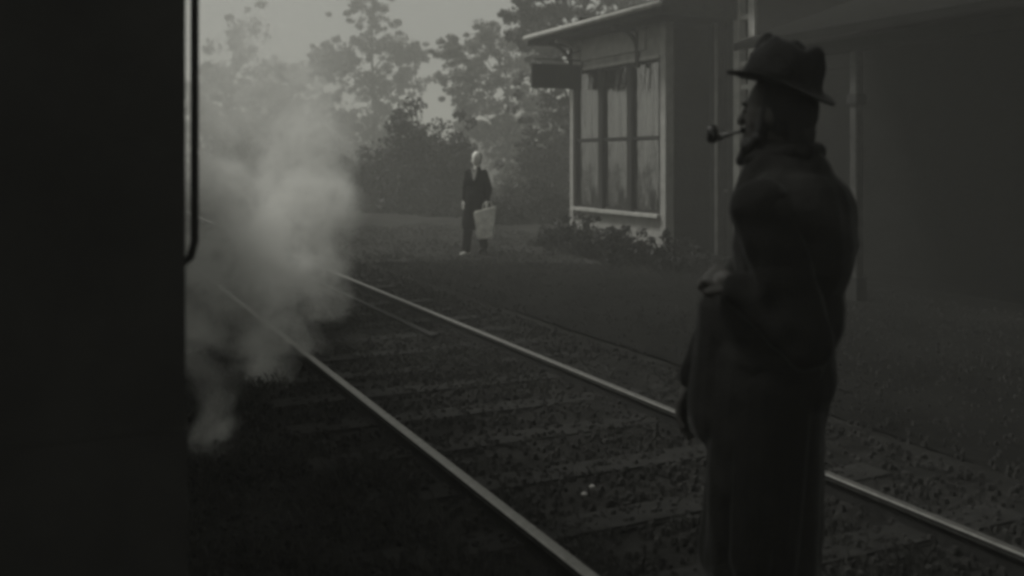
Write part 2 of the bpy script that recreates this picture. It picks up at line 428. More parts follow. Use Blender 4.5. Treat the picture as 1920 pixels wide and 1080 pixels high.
for i in range(3):
    a = wy0+i*ww; b = a+ww; mu = .075
    mb = MB()
    mb.box(-.02, .11, a+.001, a+mu, zs+.036, zt-.041); mb.box(-.02, .11, b-mu, b-.001, zs+.036, zt-.041)
    wf = mb.build('window', M_dark, st)
    for (lo, hi, dx) in ((zs+.036, 1.93, .03), (1.90, zt-.041, .0)):
        mb = MB(); x0, x1 = dx+.0, dx+.03
        mb.box(x0, x1, a+mu, a+mu+.03, lo, hi); mb.box(x0, x1, b-mu-.03, b-mu, lo, hi)
        mb.box(x0+.001, x1-.001, a+mu+.03, b-mu-.03, lo, lo+.055); mb.box(x0+.001, x1-.001, a+mu+.03, b-mu-.03, hi-.045, hi)
        mb.build('sash', M_dark, wf)
    mb = MB(); mb.box(.040, .043, a+mu+.02, b-mu-.02, zs+.06, zt-.06)
    gl = bpy.data.materials.get('window_glass')
    if gl is None:
        gl = bpy.data.materials.new('window_glass'); gl.use_nodes = True; t = gl.node_tree; t.nodes.clear()
        oo = t.nodes.new('ShaderNodeOutputMaterial'); mx = t.nodes.new('ShaderNodeMixShader'); mx.inputs[0].default_value = .2
        tr = t.nodes.new('ShaderNodeBsdfTransparent'); gs = t.nodes.new('ShaderNodeBsdfGlossy'); gs.inputs['Roughness'].default_value = .08; nn_ = t.nodes.new('ShaderNodeTexNoise'); nn_.inputs['Scale'].default_value = 5; bb_ = t.nodes.new('ShaderNodeBump'); bb_.inputs['Strength'].default_value = 1; bb_.inputs['Distance'].default_value = .03; t.links.new(nn_.outputs[0], bb_.inputs['Height']); t.links.new(bb_.outputs[0], gs.inputs['Normal'])
        tr.inputs[0].default_value = (.85,.85,.85,1)
        t.links.new(tr.outputs[0], mx.inputs[1]); t.links.new(gs.outputs[0], mx.inputs[2]); t.links.new(mx.outputs[0], oo.inputs[0])
    mb.build('pane', gl, wf)
    # pleated curtains, parted a little, one drawn aside
    for (ya, yb, zlo, zhi) in ((a+mu+.01, a+mu+ww*(.36 if i else .30), zs+.09, zt-.06), (a+ww*(.56 if i != 0 else .50), b-mu-.01, zs+.09, zt-.06)):
        mb = MB(); n = 44; rows = 14; vs = []
        for j in range(rows+1):
            tz = j/rows
            for q in range(n+1):
                u = q/n; pin = 1-.35*math.exp(-((tz-.25)/.16)**2)
                y = (ya+(yb-ya)*u*pin) if ya < a+.3 else (yb-(yb-ya)*(1-u)*pin)
                vs.append((.10+.02*math.sin(u*20+tz*1.5+i)+.012*math.sin(u*11), y, zlo+(zhi-zlo)*tz))
        mb.add(vs, [(j*(n+1)+q, j*(n+1)+q+1, (j+1)*(n+1)+q+1, (j+1)*(n+1)+q) for j in range(rows) for q in range(n)], 0, True)
        mb.build('curtain', M_curt, wf, fix=False)
    if i > 0:
        mb = MB(); mb.box(.062, .066, a+mu+.005, b-mu-.005, 2.9, zt-.05); mb.tube([(.064, a+mu+.01, 2.9), (.064, b-mu-.01, 2.9)], .012, 8); mb.build('blind', M_wall2, wf)
# bay returns and main walls
mb = MB(); mb.box(.121, BW, 0, .1, -.1, 4.5); clap(.121, BW, 0, 0, .05, 4.45, 'y', mb); mb.build('bay_side_wall', M_wall2, st)
mb = MB(); mb.box(.121, BW, BL-.1, BL, -.1, 4.3); mb.build('bay_side_wall', M_wall2, st)
# main block: far end at y=BL+.6, near end at y=-13
Y0, Y1, XB = -13.0, BL+.55, 6.2
d0, d1 = -1.162, -.2       # doorway group along the wall
mb = MB(); mb.box(BW+.001, BW+.15, Y0, d0, -.1, 4.5); clap(BW, 0, Y0, d0-.0, .05, 4.45, 'x', mb)
mb.build('front_wall', M_wall, st)
mb = MB(); mb.box(BW+.001, BW+.15, BL+.001, Y1, -.1, 4.4); mb.box(BW+.001, BW+.15, -.0, .0+.1, 3.9, 4.4)
mb.box(BW+.001, BW+.15, .1, BL, 3.85, 4.4); mb.box(BW+.152, XB, Y1-.15, Y1, -.1, 4.4)
mb.box(BW+.152, XB, Y0, Y0+.15, -.1, 4.4); mb.box(XB-.15, XB-.001, Y0+.151, Y1-.151, -.1, 4.4); mb.build('back_wall', M_wall, st)
mb = MB(); mb.box(BW+.4, BW+.5, .05, BL, -.1, 4.2); mb.build('inner_wall', M_wall, st)
# doorway: casing, recessed dark door, ladder-like sidelight of small panes
mb = MB()
mb.box(BW-.05, BW+.1, -.20, -.0, -.1, 4.45)
mb.build('door_casing', M_post, st)
mb = MB(); mb.box(BW-.07, BW-.051, -.225, -.165, -.1, 4.44); mb.build('casing_strip', M_trim, st)
mb = MB(); mb.box(BW-.035, BW+.1, -.36, -.23, -.1, 4.45); mb.build('pilaster', M_wall2, st)
mb = MB(); mb.box(BW+.02, BW+.10, -.62, -.361, 0, 4.4); dd = mb.build('door', M_dark, st)
mb = MB()
for z0 in (.3, 1.3, 2.4): mb.box(BW+.008, BW+.019, -.58, -.40, z0, z0+.85)
mb.build('door_panel', M_dark, dd, bevel=.01)
mb = MB(); mb.ell((BW-.01, -.385, 1.05), (.03,.03,.03), nu=10, nv=8); mb.build('handle', M_steel, dd)
mb = MB(); mb.box(BW-.06, BW+.1, -.79, -.64, -.1, 4.45); mb.build('casing_strip', M_trim, st)
mb = MB(); mb.box(BW-.06, BW+.1, -1.16, -1.01, -.1, 4.45); mb.build('casing_strip', M_trim, st)
mb = MB(); mb.box(BW+.07, BW+.08, -1.009, -.791, .0, 4.4); sl_ = mb.build('sidelight', M_glass, st)
for k in range(11):
    mb = MB(); mb.box(BW-.03, BW+.06, -1.009, -.791, .45+k*.37, .53+k*.37); mb.build('glazing_bar', M_trim, sl_)
mb = MB(); mb.box(BW+.0, BW+.15, -.62, -.361, 4.401, 4.5); mb.build('lintel', M_wall2, st)
# bay roof (lean-to) with deep fascia
ov = .60
mb = MB()
prof = [(-ov, 3.80), (BW+.05, 3.80+.001), (BW+.05, 4.42), (-ov, 4.00)]
mb.prism(prof, 'y', -.75, BL+.62); mb.build('bay_roof', M_roof, st)
mb = MB(); mb.box(-ov-.03, -ov-.001, -.78, BL+.66, 3.79, 3.985); mb.build('fascia', M_wall2, st)
mb = MB(); mb.box(-ov-.06, -ov-.031, -.8, BL+.68, 3.93, 4.0); mb.tube([(-ov-.075, -.8, 3.95), (-ov-.075, BL+.7, 3.935)], .05, 8); mb.build('gutter', M_trim, st)
# knee brackets
def knee(y, m, r=.55):
    mb = MB(); pts = []
    for a in np.linspace(0, math.pi/2, 9): pts.append((-.05-(r-.05)*(1-math.cos(a)), y, 3.28+.48*math.sin(a)))
    mb.tube(pts, .035, 6, smooth=False)
    mb.box(-.09, -.031, y-.035, y+.035, 3.12, 3.78); mb.box(-ov+.02, -.04, y-.034, y+.034, 3.735, 3.795)
    mb.build('knee_bracket', m, st)
knee(BL-.05, M_dark); knee(BL-.42, M_white, .45); knee(.78, M_dark, .4)
# main roof
mb = MB(); xm = (BW+XB)/2
pr = [(BW-.35, 4.32), (BW-.35, 4.44), (xm, 5.35), (XB+.35, 4.44), (XB+.35, 4.32), (xm, 5.2)]
mb.prism(pr, 'y', Y0-.3, -.76); mb.build('main_roof', M_roof, st)
mb = MB(); pr = [(BW+.1, 4.401), (BW+.1, 4.5), (xm, 5.3), (XB+.2, 4.5), (XB+.2, 4.401)]
mb.prism(pr, 'y', -.759, Y1+.2); mb.build('rear_roof', M_roof, st)
mb = MB(); mb.box(xm-.3, xm+.3, -6.4, -5.8, 5.0, 6.3); mb.box(xm-.35, xm+.35, -6.45, -5.75, 6.3, 6.42); mb.build('chimney', M_wall, st)
# platform canopy nearer the camera
px0 = -.86
cn = MB(); cn.prism([(px0-.3, 2.95), (px0-.3, 3.05), (BW-.02, 3.75), (BW-.02, 3.65)], 'y', Y0+.4, -3.2)
cn = cn.build('canopy_roof', M_wall, st)
mb = MB(); mb.box(px0-.08, px0+.06, Y0+.5, -3.25, 2.78, 2.93); mb.build('canopy_beam', M_wall, st)
for y in (-5.0, -8.4, -11.8):
    mb = MB(); mb.box(px0-.055, px0+.055, y-.055, y+.055, -.05, 2.779); po = mb.build('post', M_post, st, bevel=.01)
    mb = MB(); mb.box(px0-.085, px0+.085, y-.085, y+.085, -.05, .25); mb.build('plinth', M_dark, po, bevel=.008)
    mb = MB(); mb.box(px0-.08, px0+.08, y-.08, y+.08, 2.18, 2.30); mb.build('collar', M_dark, po, bevel=.008)
# hanging sign at right angles to the bay
sg = empty('hanging_sign', W(9.0-.04, 13.2+2.75, 3.0), TH)
tag(sg, 'dark blank board hanging out from the bay wall below the eave', 'sign')
mb = MB(); mb.box(-1.06, -.02, -.03, .03, -.12, .33); mb.build('board', M_dark, sg, bevel=.006)
mb = MB(); mb.tube([(0, 0, .42), (-1.0, 0, .42)], .014, 8)
for x in (-.2, -.9): mb.tube([(x, 0, .42), (x, 0, .32)], .008, 6)
mb.tube([(0, 0, .62), (-.6, 0, .42)], .010, 6); mb.build('bracket', M_dark, sg)

# ------------------------------------------------------------------ vegetation
def quads_mesh(name, P, N, U, sz, m, parent, fold=.0):
    """leaf-shaped quads: centres P, long axis U, sideways N, size sz"""
    n = len(P); V = np.empty((n, 4, 3))
    V[:, 0] = P - U*sz[:, None]; V[:, 1] = P + N*sz[:, None]*.55; V[:, 2] = P + U*sz[:, None]; V[:, 3] = P - N*sz[:, None]*.55
    me = bpy.data.meshes.new(name); me.vertices.add(n*4); me.vertices.foreach_set('co', V.ravel())
    me.loops.add(n*4); me.loops.foreach_set('vertex_index', np.arange(n*4, dtype=np.int32))
    me.polygons.add(n); me.polygons.foreach_set('loop_start', np.arange(0, n*4, 4, dtype=np.int32)); me.polygons.foreach_set('loop_total', np.full(n, 4, dtype=np.int32))
    me.materials.append(m); me.update(calc_edges=True); me.validate()
    o = bpy.data.objects.new(name, me); C.objects.link(o); o.parent = parent; return o
def leaves(clumps, per, size, m, parent, g, name='crown'):
    P = []
    for (c, r) in clumps:
        k = max(4, int(per*g.uniform(.5, 1.4))); d = g.normal(size=(k, 3)); d /= np.linalg.norm(d, axis=1)[:, None]
        rr = r*g.random(k)**.45
        P.append(np.array(c) + d*rr[:, None]*np.array([1, 1, .72]))
    P = np.concatenate(P); n = len(P)
    U = g.normal(size=(n, 3)); U /= np.linalg.norm(U, axis=1)[:, None]
    A = g.normal(size=(n, 3)); N = np.cross(U, A); N /= np.linalg.norm(N, axis=1)[:, None]
    return quads_mesh(name, P, N, U, size*g.uniform(.6, 1.4, n), m, parent)
def tree(name, label, x, y, H, spread, base, m, seed, per=26, leaf=.11, clump=.55, depth=4, trunk=.16, group=None, cat='tree', lean=0., up=.6, nb=3, low=1.):
    g = np.random.default_rng(seed); root = empty(name, (x, y, -.1)); tag(root, label, cat, group)
    tb = MB(); cl = []
    def grow(p, d, l, r, k):
        mid = p + d*l*.5 + Vector(g.normal(0, .05*l, 3)); q = p + d*l
        tb.tube([p, mid, q], [r, r*.85, r*.68], 7 if k > 1 else 5, cap=False)
        if k <= depth-2:
            cl.append((tuple(q), clump*g.uniform(.6, 1.2)))
            if g.random() < .6: cl.append((tuple(mid+Vector(g.normal(0, .25*clump, 3))), clump*g.uniform(.5, .9)))
        if k == 0: return
        nn = nb if k < depth else nb+1
        for i in range(nn):
            a = 2*math.pi*(i+g.uniform(-.3, .3))/nn + k
            side = Vector((math.cos(a), math.sin(a), 0))
            nd = (d*g.uniform(.5, .9) + side*spread*g.uniform(.5, 1.1) + Vector((0, 0, up*g.uniform(-.3, 1)))).normalized()
            grow(q, nd, l*g.uniform(.62, .82), r*.62, k-1)
    L0 = H*base; d0 = Vector((lean, 0, 1)).normalized()
    p1 = d0*L0
    tb.tube([(0,0,0), p1*.4+Vector((.05,.03,0)), p1], [trunk*1.35, trunk*1.05, trunk], 9, cap=False)
    l1 = (H-L0)*.42; 
    grow(p1, d0, l1, trunk*.85, depth)
    for _ in range(int(low*14)):
        zz = g.uniform(.12, .75)*H; a = g.uniform(0, 6.28); rr = H*.2*g.uniform(.2, 1)*(1.15-zz/H)
        c = Vector((math.cos(a)*rr, math.sin(a)*rr, zz)); tb.tube([Vector((0, 0, zz*.75))+d0*0, c*.6+Vector((0,0,zz*.36)), c], [.05, .035, .012], 5, cap=False)
        for _k in range(3): cl.append((tuple(c+Vector(g.normal(0, clump*.7, 3))), clump*g.uniform(.5, 1.05)))
    tb.build('trunk', M_bark, root, fix=False)
    leaves(cl, per, leaf, m, root, g)
    return root
def shrub(name, label, x, y, rx, ry, H, m, seed, N=90, per=40, leaf=.07, group=None, cat='shrub', clump=.3):
    g = np.random.default_rng(seed); root = empty(name, (x, y, -.1)); tag(root, label, cat, group)
    cl = []; tb = MB()
    for _ in range(N):
        d = g.normal(size=3); d /= np.linalg.norm(d); d[2] = abs(d[2]); rr = g.uniform(.55, 1.)
        bumpy = 1 + .16*math.sin(d[0]*7+seed) + .13*math.sin(d[1]*9+d[2]*6+seed)
        c = (d[0]*rx*rr*bumpy, d[1]*ry*rr*bumpy, .12+d[2]*H*.93*rr*bumpy)
        cl.append((c, clump*g.uniform(.6, 1.3)))
        if _ % 4 == 0: tb.tube([(g.normal(0, .1), g.normal(0, .1), 0), (c[0]*.4, c[1]*.4, c[2]*.5), c], [.03, .02, .008], 5, cap=False)
    tb.build('stem', M_bark, root, fix=False)
    leaves(cl, per, leaf, m, root, g, 'foliage'); return root
def at(px, d): return ((px-960)/1815*d, d)

def lobed_tree(name, label, px, d, lobes, m, seed, leaf=.10, per=30, clump=.33, trunk=.16, fill=9, ry=1.):
    """trunk, limbs to each leafy lobe, and many small leaf clumps scattered through the lobes"""
    g = np.random.default_rng(seed); sc = d/1815; x0 = (px-960)*sc
    root = empty(name, (x0, d, -.1)); tag(root, label, 'tree'); tb = MB(); cl = []
    L = [((lx-px)*sc, g.uniform(-1, 1)*1.2*ry, CAM_Z+.1-(ly-298)*sc, lr*sc*1.2) for lx, ly, lr in lobes]
    top = max(q[2] for q in L)*.8
    def tp(z): return Vector((.12*math.sin(z*.7+seed), .1*math.cos(z*.9), z))
    tb.tube([tp(top*k/8) for k in range(9)], [trunk*(1.25-k*.13) for k in range(9)], 9, cap=False)
    for (X, Y, Z, r) in L:
        z0 = max(.3, min(top*.95, Z-r*.6-math.hypot(X, Y)*.5)); a = tp(z0); q = Vector((X, Y, Z))
        mid = a.lerp(q, .5)+Vector((g.normal(0, .12), g.normal(0, .12), .15*math.hypot(X, Y)))
        tb.tube([a, mid, q], [trunk*.38, trunk*.24, trunk*.1], 6, cap=False)
        for _ in range(int(2.4*fill*g.uniform(.7, 1.3))):
            v = g.normal(size=3); v /= np.linalg.norm(v); rr = r*(g.uniform(.1, 1.15) if _ % 3 else g.uniform(1.0, 1.75))
            c = Vector((X+v[0]*rr*1.15, Y+v[1]*rr, Z+v[2]*rr*.85))
            cl.append((tuple(c), clump*g.uniform(.35, .95)*(1 if _ % 3 else .6)))
            if _ % 4 == 0: tb.tube([q, q.lerp(c, .5)+Vector((0, 0, .05)), c], [trunk*.1, .014, .008], 4, cap=False)
    tb.build('trunk', M_bark, root, fix=False); leaves(cl, per, leaf, m, root, g); return root
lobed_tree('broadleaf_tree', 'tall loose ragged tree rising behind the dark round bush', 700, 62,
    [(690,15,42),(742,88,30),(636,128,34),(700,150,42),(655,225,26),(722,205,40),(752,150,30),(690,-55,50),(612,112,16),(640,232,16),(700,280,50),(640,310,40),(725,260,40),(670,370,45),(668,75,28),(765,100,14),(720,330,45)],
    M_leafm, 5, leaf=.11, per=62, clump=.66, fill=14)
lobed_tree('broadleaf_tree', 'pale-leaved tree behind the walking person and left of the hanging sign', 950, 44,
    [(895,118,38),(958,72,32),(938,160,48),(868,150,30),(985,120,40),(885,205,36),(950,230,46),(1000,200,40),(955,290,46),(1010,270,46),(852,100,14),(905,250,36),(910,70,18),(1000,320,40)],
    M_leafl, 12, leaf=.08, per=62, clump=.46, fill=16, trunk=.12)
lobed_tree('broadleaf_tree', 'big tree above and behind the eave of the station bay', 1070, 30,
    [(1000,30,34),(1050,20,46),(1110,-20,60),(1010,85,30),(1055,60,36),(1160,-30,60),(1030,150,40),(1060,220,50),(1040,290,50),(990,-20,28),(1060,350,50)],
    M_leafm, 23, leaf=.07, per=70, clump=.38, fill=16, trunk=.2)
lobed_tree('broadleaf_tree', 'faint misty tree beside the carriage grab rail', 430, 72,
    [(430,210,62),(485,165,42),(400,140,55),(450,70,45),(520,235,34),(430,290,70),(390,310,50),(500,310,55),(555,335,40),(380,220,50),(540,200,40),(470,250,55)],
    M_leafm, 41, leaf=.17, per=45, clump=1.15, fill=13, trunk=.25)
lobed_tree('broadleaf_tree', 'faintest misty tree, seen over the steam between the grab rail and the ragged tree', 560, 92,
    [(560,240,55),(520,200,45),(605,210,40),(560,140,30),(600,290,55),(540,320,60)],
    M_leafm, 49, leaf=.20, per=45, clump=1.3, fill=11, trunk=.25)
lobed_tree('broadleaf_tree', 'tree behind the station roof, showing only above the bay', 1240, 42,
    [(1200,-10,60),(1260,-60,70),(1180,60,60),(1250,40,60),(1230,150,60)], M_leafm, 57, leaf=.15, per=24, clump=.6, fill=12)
# unseen great tree behind the viewpoint, added so its crown darkens the foreground
gt = empty('added_shade_tree', (4.5, -5.5, -.1)); tag(gt, 'unseen spreading tree added behind the viewpoint to shade the foreground', 'tree')
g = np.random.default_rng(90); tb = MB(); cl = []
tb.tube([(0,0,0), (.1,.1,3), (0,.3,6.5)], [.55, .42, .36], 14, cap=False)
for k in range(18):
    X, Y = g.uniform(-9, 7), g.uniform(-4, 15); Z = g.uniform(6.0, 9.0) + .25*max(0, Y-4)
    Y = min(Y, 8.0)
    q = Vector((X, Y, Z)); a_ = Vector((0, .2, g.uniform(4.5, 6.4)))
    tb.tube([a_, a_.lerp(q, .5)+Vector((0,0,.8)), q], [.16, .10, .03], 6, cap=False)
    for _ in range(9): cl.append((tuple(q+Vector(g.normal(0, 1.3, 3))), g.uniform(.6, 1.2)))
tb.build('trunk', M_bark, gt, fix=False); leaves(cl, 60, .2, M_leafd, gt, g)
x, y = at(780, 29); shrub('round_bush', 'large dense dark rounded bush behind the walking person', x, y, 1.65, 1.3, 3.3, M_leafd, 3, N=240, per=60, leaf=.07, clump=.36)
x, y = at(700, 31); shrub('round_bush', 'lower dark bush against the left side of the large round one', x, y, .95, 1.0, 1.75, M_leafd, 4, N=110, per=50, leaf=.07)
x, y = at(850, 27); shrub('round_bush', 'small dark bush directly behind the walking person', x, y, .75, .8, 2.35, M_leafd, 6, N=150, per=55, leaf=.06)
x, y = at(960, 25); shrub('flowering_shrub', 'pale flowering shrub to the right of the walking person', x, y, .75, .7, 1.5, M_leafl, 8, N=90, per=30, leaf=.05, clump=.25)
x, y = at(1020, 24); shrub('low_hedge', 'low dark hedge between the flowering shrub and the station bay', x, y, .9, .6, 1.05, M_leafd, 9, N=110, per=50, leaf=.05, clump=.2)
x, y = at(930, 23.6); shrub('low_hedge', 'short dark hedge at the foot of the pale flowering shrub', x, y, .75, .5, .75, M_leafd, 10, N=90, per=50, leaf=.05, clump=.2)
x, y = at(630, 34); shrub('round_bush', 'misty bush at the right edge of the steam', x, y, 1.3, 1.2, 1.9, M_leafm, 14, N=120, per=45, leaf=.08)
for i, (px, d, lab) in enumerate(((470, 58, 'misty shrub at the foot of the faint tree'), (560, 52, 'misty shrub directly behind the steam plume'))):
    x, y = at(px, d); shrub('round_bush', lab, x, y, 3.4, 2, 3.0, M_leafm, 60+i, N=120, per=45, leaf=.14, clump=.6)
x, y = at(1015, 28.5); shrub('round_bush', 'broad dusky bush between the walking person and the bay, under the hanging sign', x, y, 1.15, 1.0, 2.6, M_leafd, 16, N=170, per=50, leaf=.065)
# distant wood
g = np.random.default_rng(77); cl = []
for i in range(520):
    X = g.uniform(-60, 45); Yd = 95+g.uniform(-6, 12); top = 5.5+2.2*math.sin(X*.17)+1.5*math.sin(X*.43+1)
    cl.append(((X, Yd, g.uniform(0, top)), g.uniform(1.0, 1.9)))
o = leaves(cl, 40, .42, M_leafm, None, g, 'distant_wood'); tag(o, 'misty far-off wood along the horizon', 'wood', kind='stuff')
# bedding plants before the bay
def plant(label, x, y, H, seed):
    g = np.random.default_rng(seed); root = empty('leafy_plant', (x, y, -.04)); tag(root, label, 'plant', 'dark plants in the bed before the bay')
    sb = MB(); cl = []
    for i in range(16):
        a = g.uniform(0, 6.28); le = .38*g.random()**.6; h = H*g.uniform(.35, .95)*(1-.5*le)
        q = (math.cos(a)*le, math.sin(a)*le, h); sb.tube([(0,0,0), (q[0]*.5, q[1]*.5, h*.6), q], [.010, .007, .003], 5, cap=False)
        cl.append((q, g.uniform(.06, .13))); cl.append(((q[0]*.9, q[1]*.9, h*.55), g.uniform(.08, .15))); cl.append(((q[0], q[1], h*.25), .13))
    leaves(cl, 38, .035, M_leafk, root, g, 'foliage'); sb.build('stem', M_stem, root, fix=False)
for i, (L, s, H, lab) in enumerate((
        (8.35, 15.7, .62, 'dark leafy plant at the far left end of the bed'), (8.45, 15.1, .80, 'tall spiky dark plant second from the left in the bed'),
        (8.3, 14.5, .55, 'squat dark plant in the middle of the bed'), (8.2, 13.7, .72, 'upright dark plant right of the middle of the bed'),
        (8.2, 13.1, .70, 'broad dark plant near the right end of the bed'), (7.9, 12.6, .45, 'low dark plant at the front right of the bed'),
        (8.5, 12.4, .6, 'dark plant by the near corner of the bay'), (8.2, 11.6, .4, 'smallest dark plant, before the doorway'))):
    q = W(L, s); plant(lab, q.x, q.y, H*(.72 if i in (0, 2, 3) else .9), 100+i)
grass('bed_weeds', 1500, (7.6, 9.0), (11, 16), .14, M_leafk, -.03, 'ragged weeds between the plants before the bay', 29, .4)

# ------------------------------------------------------------------ people
def body_build(name, prims, voxel, smooth, m, parent, post=None):
    mb = MB()
    for p_ in prims:
        if p_[0] == 'c': mb.caps(*p_[1:])
        else: mb.ell(*p_[1:])
    o = mb.build(name, m, parent); return remesh(o, voxel, smooth, post)
def RotZ(a): return Matrix.Rotation(a, 3, 'Z')

# --- man in the hat: stands between the rails, back three-quarters, looking left and away
man = empty('person', (.714, 2.70, -.03), 0)
tag(man, 'man in a hat and long dark coat smoking a pipe, back to the camera', 'person')
F = Vector((-.81, .585, 0)).normalized()      # facing
Lf = Vector((-F.y, F.x, 0))                  # his left (towards the camera)
def H(f, l, z, ox=0.): # facing, left, up -> local
    v = F*f + Lf*l; return Vector((v.x+.045+ox, v.y, z+.03))
rz = math.atan2(F.y, F.x)
hc = H(.015, 0, 1.70)
Rm = RotZ(rz)
pr = []
pr += [('e', hc, (.098, .074, .112), Rm), ('e', hc+F*.035+Vector((0,0,-.055)), (.058, .052, .066), Rm), # skull, jaw
       ('e', hc+F*.088+Vector((0,0,-.068)), (.020, .026, .018), Rm),                                        # chin
       ('c', hc+F*.098+Vector((0,0,.008)), .010, hc+F*.112+Vector((0,0,-.022)), .014),                       # nose
       ('e', hc+F*.084+Vector((0,0,-.045)), (.014, .024, .008), Rm),                                        # lips
       ('e', hc+Lf*.075+Vector((0,0,-.01)), (.018, .008, .030), Rm), ('e', hc-Lf*.075+Vector((0,0,-.01)), (.018, .008, .030), Rm),
       ('e', hc+F*.088+Vector((0,0,.028)), (.012, .052, .009), Rm)]
pr += [('c', H(.0, 0, 1.42), .062, hc+Vector((0,0,-.08))-F*.02, .056)]
pr += [('e', H(0, 0, 1.34), (.115, .165, .17), Rm), ('e', H(0, 0, 1.12), (.11, .145, .16), Rm), ('e', H(-.01, 0, .96), (.115, .165, .12), Rm)]
pr += [('c', H(0, .1, 1.44), .06, H(-.01, .18, 1.42), .062), ('c', H(0, -.1, 1.44), .06, H(0, -.18, 1.42), .062)]
shL, shR = H(-.01, .185, 1.42), H(0, -.185, 1.42)
elL, elR = Vector((.035, -.235, 1.13)), Vector((-.085, .17, 1.16))
wrL, wrR = Vector((-.118, -.125, 1.262)), Vector((-.185, .14, .945))
pr += [('c', shL, .054, elL, .043), ('c', elL, .042, wrL, .029), ('c', shR, .054, elR, .043), ('c', elR, .042, wrR, .029)]
# legs
ftL, ftR = Vector((-.05, -.10, .0)), Vector((.03, .12, .0))
for hip, knee_, ank in ((H(0, .09, .93), Vector((-.035, -.10, .53)), Vector((-.01, -.10, .11))), (H(0, -.09, .93), Vector((.03, .10, .53)), Vector((.07, .12, .11)))):
    pr += [('c', hip, .09, knee_, .058), ('c', knee_, .056, ank, .038)]
# left fist, thumb side up, knuckles forward
def fist(w0, d, pl, parent_pr, curl=1.0, side=1):
    """w0 wrist, d hand direction, pl palm normal direction (fingers curl towards it)"""
    d = d.normalized(); pl = (pl-d*pl.dot(d)).normalized(); sd = d.cross(pl).normalized()*side
    kn = w0+d*.082
    parent_pr.append(('c', w0, .025, w0+d*.03, .028))
    for i in range(4):
        off = sd*(.027-.018*i); ln = [.040, .044, .041, .033][i]
        a = w0+d*.015+off*.6; b = kn+off-d*(.004*abs(i-1.2))
        parent_pr.append(('c', a, .013, b, .0115))
        p1 = b + (d*math.cos(curl*1.1)+pl*math.sin(curl*1.1))*ln
        p2 = p1 + (d*math.cos(curl*2.3)+pl*math.sin(curl*2.3))*ln*.66
        p3 = p2 + (d*math.cos(curl*3.2)+pl*math.sin(curl*3.2))*ln*.5
        parent_pr.append(('c', b, .0105, p1, .0095)); parent_pr.append(('c', p1, .0092, p2, .0085)); parent_pr.append(('c', p2, .0085, p3, .0075))
    t0 = w0+d*.018+sd*.026; t1 = w0+d*.055+sd*.045+pl*.014; t2 = t1+d*.026+pl*.026-sd*.012
    parent_pr.append(('c', t0, .014, t1, .0115)); parent_pr.append(('c', t1, .011, t2, .009))
fist(wrL, (wrL-elL)*1.0+Vector((-.03, .02, -.05)), Vector((.15, .6, -.6)), pr, 1.0, 1)
fist(wrR, (wrR-elR), Vector((.5, -.3, .1)), pr, .35, -1)
body = body_build('body', pr, .0055, 3, M_skin, man)
# eyes as part of face
for s_ in (-1, 1):
    mb = MB(); mb.ell(hc+F*.083+Lf*(s_*.032)+Vector((0,0,.008)), (.011,.011,.011)); mb.build('eye', M_skin, man)
# hair and beard
pr = [('e', hc-F*.022+Vector((0,0,.01)), (.090, .083, .112), Rm), ('e', hc-F*.05+Vector((0,0,-.06)), (.052, .060, .06), Rm)]
for s_ in (-1, 1): pr.append(('c', hc+Lf*(s_*.068)+F*.015, .018, hc+Lf*(s_*.060)+F*.03+Vector((0,0,-.06)), .016))
body_build('hair', pr, .006, 2, M_hair, man)
pr = [('e', hc+F*.078+Vector((0,0,-.092)), (.034, .045, .032), Rm), ('c', hc+F*.085+Vector((0,0,-.10)), .026, hc+F*.112+Vector((0,0,-.135)), .016)]
for s_ in (-1, 1): pr.append(('c', hc+Lf*(s_*.058)+F*.035+Vector((0,0,-.07)), .02, hc+F*.075+Lf*s_*.02+Vector((0,0,-.1)), .02))
pr += [('c', hc+F*.098+Lf*.022+Vector((0,0,-.046)), .009, hc+F*.102-Lf*.022+Vector((0,0,-.046)), .009)]
body_build('beard', pr, .005, 2, M_hair, man)
# coat
pr = [('e', H(-.03, 0, 1.33), (.165, .225, .20), Rm), ('e', H(-.03, 0, 1.40), (.15, .215, .14), Rm), ('e', H(.01, 0, 1.16), (.175, .20, .20), Rm), ('e', H(.03, 0, 1.0), (.165, .185, .17), Rm)]
pr += [('c', H(-.01, .04, 1.49), .075, H(-.02, .18, 1.42), .085), ('c', H(-.01, -.04, 1.49), .075, H(-.02, -.185, 1.42), .085), ('c', H(-.03, 0, 1.46), .105, H(-.035, 0, 1.555), .074), ('c', H(-.05, 0, 1.44), .12, H(-.045, 0, 1.52), .088)]
pr += [('c', H(.03, 0, 1.47), .10, H(.0, 0, 1.575), .078), ('c', H(.05, .04, 1.46), .09, H(.03, .02, 1.54), .075), ('c', H(-.02, .02, 1.48), .12, H(-.02, .0, 1.55), .09)]
arm_ = [('c', shL+Vector((0,0,.01)), .090, elL, .072), ('c', elL, .070, wrL-(wrL-elL)*.06, .050), ('c', shR, .084, elR, .066), ('c', elR, .066, wrR-(wrR-elR)*.06, .046)]
pr += arm_
pr += [('c', H(.04, .05, .98), .145, H(.09, .04, .46), .135), ('c', H(.04, -.05, .98), .145, H(.08, -.05, .46), .135), ('c', H(.03, .0, .95), .15, H(.03, .0, .46), .13)]
def hem(co):
    z = co[:, 2]; lo = z < .42; co[lo, 2] = .42 - (.42-z[lo])*.10
    a = np.arctan2(co[:, 1], co[:, 0]-.0); k = np.clip((1.2-z)/.5, 0, 1)
    f = 1+.026*k*np.sin(a*9+z*3)+.014*np.sin(a*5+z*14)
    co[:, 0] = co[:, 0]*f; co[:, 1] *= f
    # creases across the back and sleeves
    co[:, 1] += .004*np.sin(co[:, 2]*46+co[:, 0]*18)
    return co
